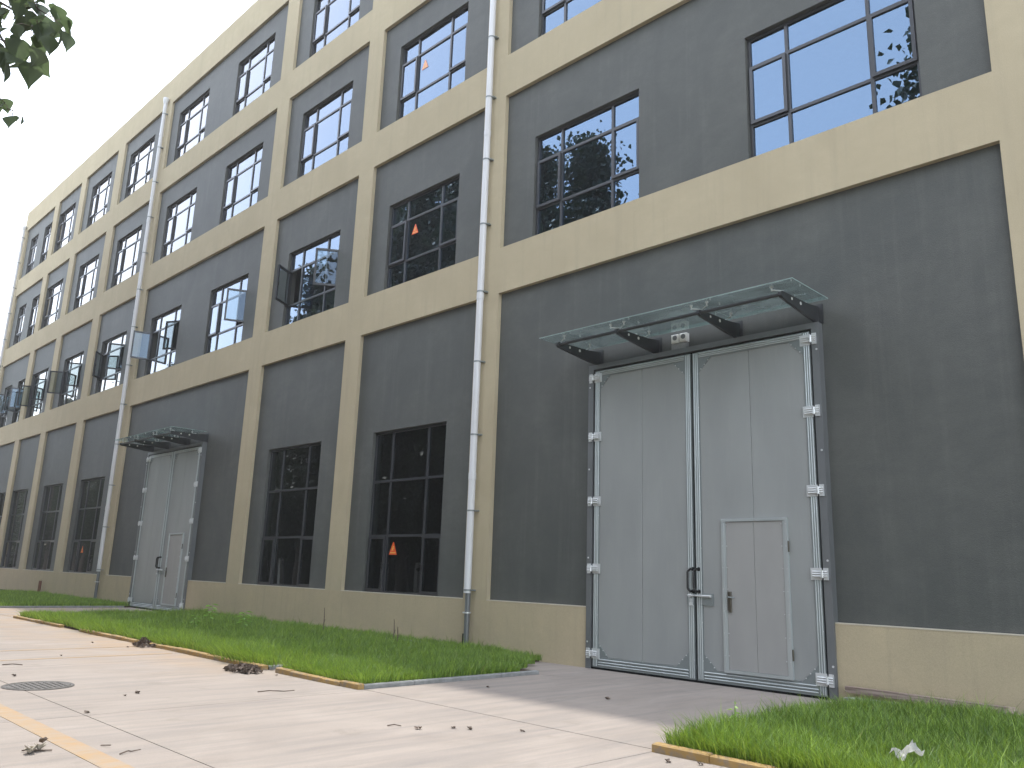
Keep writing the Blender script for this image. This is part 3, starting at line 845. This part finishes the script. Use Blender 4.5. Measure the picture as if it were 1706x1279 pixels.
def leaf_verts(L, W, curl, rot, lean, pos, n=4):
    """a bent deltoid leaf: returns verts, faces"""
    out = [(0, 0), (.18, .30), (.38, .46), (.55, .40), (.78, .16), (1, 0), (.78, -.16), (.55, -.40), (.38, -.46), (.18, -.30)]
    R = Matrix.Rotation(rot, 3, 'Z') @ Matrix.Rotation(lean, 3, 'Y')
    vs = []
    mids = [(0, 0), (.38, 0), (1, 0)]
    P = out + [(.38, 0)]
    for x, y in P:
        z = curl * (abs(y) * 1.3 + (x - .4) ** 2 * 1.2) * L
        v = R @ Vector((x * L - L * .4, y * W, z)); vs.append(v + Vector(pos))
    c = len(out)
    fs = [(c, i, (i + 1) % c) for i in range(c)]
    return vs, fs
def fallen_leaf(x, y, s, label, mat='dry'):
    m = MB(); vs, fs = leaf_verts(s, s * .85, random.uniform(.4, .9), random.uniform(0, 6.28), random.uniform(-.25, .25), (x, y, 0))
    zmin = min(v.z for v in vs); vs = [v - Vector((0, 0, zmin - .003)) for v in vs]
    m.add(vs, fs)
    for k in range(1):
        vs2, fs2 = leaf_verts(s * .6, s * .5, random.uniform(.5, 1.2), random.uniform(0, 6.28), random.uniform(-.5, .5), (x + s * .35, y + s * .1, 0))
        zmin = min(v.z for v in vs2); m.add([v - Vector((0, 0, zmin - .002)) for v in vs2], fs2)
    o = build(m, 'fallen_leaf', MT[mat], None); tag(o, label, 'leaf', 'fallen leaves on the concrete'); return o
LEAFS = [(-10.5, -7.66, 'dry brown leaf on open concrete, lower of a close pair right of the manhole'), (-10.62, -7.47, 'dry brown leaf on open concrete, upper of a close pair right of the manhole'),
         (-9.55, -8.40, 'dark curled leaf sitting on the long slab joint'), (-11.36, -5.18, 'small dark leaf just right of the larger leaf pile'),
         (-6.72, -5.80, 'dry leaf on the open concrete, left of a pair near the middle bottom'), (-6.58, -5.70, 'dry leaf on the open concrete, right of a pair near the middle bottom'),
         (-6.19, -5.33, 'pale brown leaf on sunlit concrete below the shadow edge'), (-7.13, -2.76, 'small dark leaf lying in the shade before the nearest door'),
         (-12.95, -8.2, 'dark leaf at the left edge above the manhole'), (-15.3, -6.9, 'flattened dark leaf far left near the yellow stripes'),
         (-10.0, -4.92, 'small leaf below the short yellow kerb'), (-8.78, -3.35, 'small curled leaf against the side kerb of the short bed'),
         (-4.45, -5.30, 'dark leaf just below the yellow kerb end at bottom right'), (-4.22, -5.15, 'second leaf below the yellow kerb at bottom right'),
         (-16.3, -5.45, 'small leaf near the kerb left of the upper leaf pile'), (-17.4, -5.7, 'tiny leaf on stained concrete near the kerb, left side'),
         (-6.9, -6.12, 'brown leaf at the middle bottom beside a twig')]
for x, y, l in LEAFS: fallen_leaf(x, y, random.uniform(.05, .085), l)
def twig(pts, r, label):
    m = MB(); m.tube([Vector((a, b, .008 + .01 * (i % 2))) for i, (a, b) in enumerate(pts)], [r * (1 - .1 * i) for i in range(len(pts))], 6)
    o = build(m, 'twig', MT['dry'], None); tag(o, label, 'twig', 'twigs on the concrete')
twig([(-9.98, -6.22), (-9.93, -6.08), (-9.86, -5.92), (-9.80, -5.80)], .007, 'long bent twig below the short yellow kerb')
twig([(-7.38, -8.86), (-7.42, -8.78), (-7.43, -8.75), (-7.41, -8.68)], .006, 'broken twig right of the yellow line at bottom left')
twig([(-7.19, -6.28), (-7.15, -6.22), (-7.10, -6.17)], .006, 'short twig beside the leaf at the middle bottom')
twig([(-7.81, -8.86), (-7.72, -8.81)], .005, 'thin straight twig above the yellow line at bottom')
twig([(-14.32, -8.0), (-14.25, -7.88), (-14.17, -7.77)], .008, 'thin twig at the left edge above the manhole')
# pale crumpled leaf with dark twigs, bottom left
m = MB()
for k in range(5):
    vs, fs = leaf_verts(.13, .1, random.uniform(.4, .9), random.uniform(0, 6.28), random.uniform(-.3, .3), (-7.88 + random.uniform(-.07, .07), -9.36 + random.uniform(-.07, .07), 0))
    zm = min(v.z for v in vs); m.add([v - Vector((0, 0, zm - .004)) for v in vs], fs)
o = build(m, 'leaf_clump', MT['paper'], None); tag(o, 'pale dried leaf clump with dark twigs at bottom left', 'leaves')
m = MB(); m.tube([(-7.93, -9.44, .012), (-7.89, -9.38, .02), (-7.85, -9.31, .012), (-7.83, -9.24, .01)], .006, 6); m.tube([(-7.9, -9.38, .02), (-7.84, -9.41, .01)], .005, 6)
vs, fs = leaf_verts(.09, .07, .8, .7, -.2, (-7.95, -9.28, .05)); m.add(vs, fs)
build(m, 'dark_twig', MT['dry'], o)

def leaf_pile(x, y, rx, ry, h, n, label):
    m = MB(); 
    for k in range(n):
        a = random.uniform(0, 6.28); q = math.sqrt(random.random()); px = x + rx * q * math.cos(a); py = y + ry * q * math.sin(a)
        vs, fs = leaf_verts(random.uniform(.07, .13), random.uniform(.06, .1), random.uniform(.3, 1.3), random.uniform(0, 6.28), random.uniform(-.9, .9), (px, py, 0))
        zm = min(v.z for v in vs); up = h * (1 - q) * random.random() + .003
        m.add([v + Vector((0, 0, up - zm)) for v in vs], fs)
    m.add([(x + rx * .8 * math.cos(2 * PI * i / 16), y + ry * .8 * math.sin(2 * PI * i / 16), .003) for i in range(16)] + [(x, y, h * .55)], [(16, i, (i + 1) % 16) for i in range(16)])
    o = build(m, 'leaf_pile', MT['dry'], None); tag(o, label, 'leaf pile', 'piles of dead leaves by the kerb')
leaf_pile(-12.0, -5.36, .40, .22, .10, 70, 'heap of dead leaves in front of the kerb gap')
leaf_pile(-16.35, -5.12, .30, .18, .12, 40, 'dark leaf heap spilling over the kerb further left')
leaf_pile(-16.0, -4.75, .14, .2, .2, 16, 'small dark leaf tuft in the grass above the leaf heap')

# plank lying along the plinth at right
m = MB(); z0, z1 = .15, .225
m.add([(-5.08, -.17, z0), (-3.06, -.20, z0 - .02), (-3.0, -.08, z0 - .02), (-5.10, -.06, z0), (-5.08, -.17, z1), (-3.12, -.20, z1 - .02), (-3.04, -.08, z1 - .02), (-5.10, -.06, z1)],
      [(0, 3, 2, 1), (4, 5, 6, 7), (0, 1, 5, 4), (1, 2, 6, 5), (2, 3, 7, 6), (3, 0, 4, 7)])
tag(build(m, 'plank', MT['wood'], None), 'weathered wooden plank lying along the plinth above the right grass', 'plank')
tag(box('concrete_strip', MT['concrete_grey'], None, -5.0, -2.6, -.42, -.24, .02, .105), 'thin concrete strip in the grass below the wooden plank', 'concrete strip')
tag(box('concrete_strip', MT['concrete_grey'], None, -15.1, -12.95, -.42, -.26, .02, .13), 'thin concrete strip in the grass left of the nearest drainpipe', 'concrete strip')
# crumpled plastic bag in the grass
def bag(x, y, z):
    n = 9; vs = []; fs = []
    for i in range(n):
        for j in range(n):
            a, b = i / (n - 1) - .5, j / (n - 1) - .5
            w = .20 * (1 - .5 * abs(b)); vs.append((x + a * w + b * .12, y + b * .22 - a * .15, z + .03 * math.sin(a * 5 + b * 8) + random.uniform(-.022, .022) + .05 * (b + .5) + .02))
    for i in range(n - 1):
        for j in range(n - 1): fs.append((i * n + j, (i + 1) * n + j, (i + 1) * n + j + 1, i * n + j + 1))
    m = MB(); m.add(vs, fs); tag(build(m, 'plastic_bag', MT['bag'], None), 'crumpled clear plastic bag lying in the grass at bottom right', 'plastic bag')
bag(-2.85, -4.12, .17)
# weeds
def weed(x, y, h, n, label, s=.13):
    st = MB(); st.tube([(x, y, .03), (x + .02, y, h * .6), (x, y + .02, h)], [.006, .005, .003], 6)
    o = build(st, 'weed', MT['weed'], None); tag(o, label, 'weed')
    m = MB()
    for k in range(n):
        a = k * 2.4; z = h * (.45 + .55 * k / n)
        vs, fs = leaf_verts(s, s * .42, .25, 0, .25, (s * .5, 0, 0))
        R = Matrix.Rotation(a, 3, 'Z'); m.add([R @ v + Vector((x, y, z)) for v in vs], fs)
    build(m, 'weed_leaf', MT['weed'], o)
weed(-19.75, -2.25, .62, 12, 'bright green leafy weed standing in the long grass bed, left one', .2)
weed(-17.85, -2.35, .55, 12, 'bright green leafy weed standing in the long grass bed, right one', .2)
weed(-18.9, -3.0, .42, 8, 'low pale weed between the two bright weeds', .14)
weed(-4.6, -3.9, .38, 7, 'small broad leaved weed at the left tip of the right grass bed', .08)
for x, y, h, l in ((-17.0, -.8, .66, 'thin dead stalk in the long grass bed, left one'), (-14.4, -.75, .56, 'thin dead stalk nearer the drainpipe, right one'), (-14.2, -.8, .42, 'short dead stalk beside the right dead stalk')):
    m = MB(); m.tube([(x, y, .03), (x + .01, y, h * .6), (x - .01, y, h)], [.012, .010, .006], 6); m.tube([(x, y, h * .4), (x + .05, y, h * .62)], .005, 5)
    tag(build(m, 'dead_stalk', MT['dry'], None), l, 'dead plant')

# ------------------------------------------------------------------ trees opposite the building
def crown_mesh(name, H, R, n, leaf, seed, z0=2.2, mat='leaf'):
    # deltoid leaves in clumps
    g = np.random.default_rng(seed)
    # clump centres along an irregular ellipsoidal column that narrows to the top
    nc = 110
    t = g.random(nc) ** .85; zc = z0 + (H - z0) * t
    env = R * np.clip(np.sin(np.clip(t * 1.02 + .10, 0, 1) * PI) ** .6, .12, 1) * (1 - .35 * t)
    a = g.uniform(0, 2 * PI, nc); q = np.sqrt(g.random(nc)) * env * g.uniform(.75, 1.2, nc)
    C = np.stack([q * np.cos(a), q * np.sin(a), zc], 1)
    cs = g.uniform(.35, .85, nc) * (1 - .3 * t)
    k = g.integers(0, nc, n); P = C[k] + g.normal(0, 1, (n, 3)) * cs[k][:, None] * np.array([.75, .75, .62])
    P[:, 2] = np.minimum(P[:, 2], H + .4)
    d = g.normal(0, 1, (n, 3)) * .7 + np.array([0, 0, -.75]); d /= np.linalg.norm(d, axis=1)[:, None]
    s = np.cross(d, g.normal(0, 1, (n, 3))); s /= np.linalg.norm(s, axis=1)[:, None]
    nn = np.cross(d, s); L = leaf * g.uniform(.7, 1.25, n)[:, None]
    v0 = P; v1 = P + d * L * .35 + s * L * .46 + nn * L * .1; v2 = P + d * L * 1.1; v3 = P + d * L * .35 - s * L * .46 + nn * L * .1
    V = np.stack([v0, v1, v2, v3], 1).reshape(-1, 3); b = np.arange(n)[:, None] * 4
    F = np.concatenate([b + np.array([0, 1, 2]), b + np.array([0, 2, 3])])
    return npmesh(name, V, F, MT[mat]), C
def trunk_mesh(H, C, seed):
    g = random.Random(seed); m = MB(); pts = []; rs = []
    for i in range(9):
        z = H * .9 * i / 8; pts.append(Vector((.12 * math.sin(z * .6 + seed), .1 * math.cos(z * .5), z))); rs.append(.2 * (1 - i / 9) + .02)
    m.tube(pts, rs, 10)
    for k in range(26):
        c = C[g.randrange(len(C))]; z = max(1.8, c[2] - g.uniform(.8, 2.2)); i = min(8, z / (H * .9) * 8); p = pts[int(i)].lerp(pts[min(8, int(i) + 1)], i - int(i))
        e = Vector(c); mdl = p.lerp(e, .5) + Vector((0, 0, .25)); m.tube([p, mdl, e], [.05, .03, .01], 6)
    return m.mesh('trunk', MT['bark'])
protos = []
for i, (H, R) in enumerate(((15.5, 2.5), (14.6, 2.9), (16.6, 2.3))):
    me, C = crown_mesh('crown', H, R, 25000, .15, 11 + i); protos.append((me, trunk_mesh(H, C, i), H))
tl = 'tall leafy poplar in the row facing the factory, seen mirrored in its windows'
def tree(x, y, H, v, label=tl, group='poplars mirrored in the factory windows', sq=1.0):
    cm, tm, h0 = protos[v % 3]
    r = empty('poplar_tree', (x, y, 0)); s = H / h0; r.scale = (s * sq, s * sq, s); r.rotation_euler = (0, 0, random.uniform(0, 6.28))
    tag(r, label, 'tree', group)
    for nm, me in (('crown', cm), ('trunk', tm)):
        o = bpy.data.objects.new(nm, me); col.objects.link(o); o.parent = r
    return r
ROW = [(-3.4, 23.4, 0), (-7.0, 23.4, 1), (-14.2, 16.8, 2), (-19.0, 18.6, 1), (-23.2, 21.0, 0), (-27.2, 22.0, 2), (-29.6, 22.6, 1), (-32.6, 23.4, 0), (-36.0, 23.6, 2), (-39.5, 23.0, 1), (-43.0, 20.5, 1),
       (-47.5, 20.8, 0), (-52.5, 17.6, 2), (-58.0, 16.6, 1), (-64, 16.8, 0), (-71, 17.5, 2), (-79, 17, 1), (-88, 17, 0), (-97, 18, 1), (-106, 18, 2), (-116, 17, 0), (-127, 18, 1), (-139, 18, 0)]
for x, H, v in ROW: tree(x, (-18.4 if x > -20 else -15.8) + random.uniform(-.5, .3), H * (1.10 if x > -10 else 1.04), v, sq=1.12 if -42 < x < -16 else (1.15 if x > -8 else .95))
# dark hedge wall and white fence behind the poplars
hm, hc = crown_mesh('hedge_crown', 4.6, 2.6, 9000, .22, 77, .3, 'hedge')
for i in range(44):
    x = -172 + i * 4.2
    h = link('hedge', hm, (x, -23 + random.uniform(-.6, .6), 0)); h.rotation_euler = (0, 0, random.uniform(0, 6.28)); h.scale = (1.15, 1, random.uniform(1.6, 2.6))
    tag(h, 'dark dense shrub behind the opposite fence, mirrored in the ground floor windows', 'shrub', 'shrubs mirrored in the ground floor windows')
fe = empty('fence', (-35, -18.2, 0)); tag(fe, 'white fence with dark bars opposite the factory, mirrored in its lowest windows', 'fence')
mrail = MB(); mbar = MB()
for i in range(34):
    x = -92 + i * 3.2
    box('fence_post', MT['white'], fe, x - .16, x + .16, -18.36, -18.04, 0, 2.1)
    mrail.box(x + .16, x + 3.04, -18.22, -18.18, .35, .39); mrail.box(x + .16, x + 3.04, -18.22, -18.18, 1.75, 1.79)
    for k in range(18): mbar.box(x + .3 + k * .155, x + .32 + k * .155, -18.215, -18.185, .1, 1.95)
build(mrail, 'fence_rail', MT['frame'], fe); bo = build(mbar, 'fence_bar', MT['frame'], fe); bo['kind'] = 'stuff'
tag(box('verge', MT['soil'], None, -120, 60, -60, -15.55, -.1, .03), kind='structure')

# tree whose branch overhangs the camera's left -----------------------------------
nt = empty('overhanging_tree', (-7.2, -14.6, 0)); tag(nt, 'poplar branch with dark heart shaped leaves hanging into the upper left sky', 'tree')
m = MB(); m.tube([(-7.2, -14.6, 0), (-7.15, -14.5, 2), (-7.1, -14.3, 3.6), (-7.3, -14.2, 5.2), (-7.2, -14.3, 7.4)], [.17, .15, .12, .09, .03], 12)
build(m, 'trunk', MT['bark'], nt)
def P3(u, v, w):
    """point w metres in front of the viewer's standpoint, used to place the branch"""
    return CAM + (f_ + r_ * ((u - 853) / 1367.15) + u_ * ((639.5 - v) / 1367.15)) * w
def hang_leaf(m, base, L, yaw, pitch, roll):
    out = [(0, 0), (-.02, .10), (.05, .26), (.16, .42), (.30, .50), (.42, .44), (.55, .34), (.72, .20), (.88, .07), (1.04, 0),
           (.88, -.07), (.72, -.20), (.55, -.34), (.42, -.44), (.30, -.50), (.16, -.42), (.05, -.26), (-.02, -.10)]
    R = Matrix.Rotation(yaw, 3, 'Z') @ Matrix.Rotation(pitch, 3, 'Y') @ Matrix.Rotation(roll, 3, 'X')
    cup = random.uniform(.05, .22)
    vs = [base + R @ Vector((x * L, y * L, (abs(y) * cup * 2 - x * x * .12 + .02 * math.sin(9 * x + 5 * y)) * L)) for x, y in out]
    sp = [(.0, 0), (.3, 0), (.62, 0), (1.04, 0)]
    c = base + R @ Vector((.35 * L, 0, -.01 * L)); vs.append(c); n = len(out)
    m.add(vs, [(n, i, (i + 1) % n) for i in range(n)], True)
lv = MB(); tw = MB()
hub = P3(-120, -60, 4.6)
tw.tube([Vector((-7.1, -14.3, 3.6)), Vector((-6.6, -13.2, 4.0)), hub], [.06, .045, .03], 8)
def branchlet(pts, r0, nleaf, spread, Lm=.135):
    rs = [r0 * (1 - .75 * i / (len(pts) - 1)) for i in range(len(pts))]; tw.tube(pts, rs, 6)
    for k in range(nleaf):
        t = random.uniform(.1, 1) * (len(pts) - 1); i = min(int(t), len(pts) - 2); p = pts[i].lerp(pts[i + 1], t - i)
        off = Vector([max(-1.4, min(1.4, random.gauss(0, 1))) for _ in range(2)] + [max(-1.8, min(.9, random.gauss(-.35, .8)))]) * spread
        q = p + off; tw.tube([p, p.lerp(q, .6) + Vector((0, 0, .012)), q], [.0022, .0018, .0015], 5)
        hang_leaf(lv, q, Lm * random.uniform(.65, 1.15), random.uniform(0, 6.28), random.uniform(.25, 1.5), random.uniform(-.7, .7))
w0 = 4.3
branchlet([hub, P3(-40, -20, 4.5), P3(20, 15, 4.4), P3(56, 46, w0), P3(72, 58, w0)], .010, 30, .07, .10)
branchlet([P3(-40, -20, 4.5), P3(0, 60, 4.4), P3(18, 85, 4.3), P3(40, 95, w0)], .008, 26, .065, .10)
branchlet([P3(20, 15, 4.4), P3(60, 12, 4.3), P3(82, 26, 4.2), P3(90, 34, 4.2)], .006, 14, .045, .10)
branchlet([P3(-60, -50, 4.6), P3(10, -35, 4.5), P3(45, -20, 4.4), P3(66, -8, 4.4)], .008, 26, .06, .10)
branchlet([hub, P3(-110, 60, 4.5), P3(-60, 140, 4.4), P3(-12, 172, 4.4), P3(22, 184, 4.3)], .010, 30, .05, .085)
branchlet([hub, P3(-160, 60, 4.5), P3(-150, 200, 4.4)], .012, 40, .09)
branchlet([hub, P3(-60, -110, 4.6), P3(30, -90, 4.5)], .012, 40, .09)
for (a, b, w, L, yaw, pit, rol) in ((47, 103, 4.2, .135, 2.6, .9, .2), (96, 22, 4.2, .13, 2.2, .5, .5), (86, 60, 4.2, .10, 2.9, 1.2, -.5), (72, 86, 4.2, .10, 3.6, .8, .3), (10, 100, 4.2, .13, 1.2, 1.4, .1),
                                   (100, 50, 4.15, .09, 2.0, 1.4, .8), (35, 65, 4.25, .13, 3.0, 1.1, .1), (70, 25, 4.3, .12, 2.4, 1.2, -.3)):
    hang_leaf(lv, P3(a, b, w), L, yaw, pit, rol)
build(tw, 'branch', MT['bark'], nt); build(lv, 'leaves', MT['leafnear'], nt)['kind'] = 'stuff'

# ------------------------------------------------------------------ summer haze
hz = MB(); hz.box(-262, 262, -262, 262, -1.5, 27)
ho = build(hz, 'haze', None); ho['kind'] = 'stuff'
hm_ = bpy.data.materials.new('haze'); hm_.use_nodes = True; hm_.node_tree.nodes.clear()
hv = hm_.node_tree.nodes.new('ShaderNodeVolumePrincipled'); hmo = hm_.node_tree.nodes.new('ShaderNodeOutputMaterial')
hv.inputs['Color'].default_value = (.93, .95, 1, 1); hv.inputs['Density'].default_value = .0007; hv.inputs['Anisotropy'].default_value = .35
hm_.node_tree.links.new(hv.outputs[0], hmo.inputs['Volume']); ho.data.materials.append(hm_)
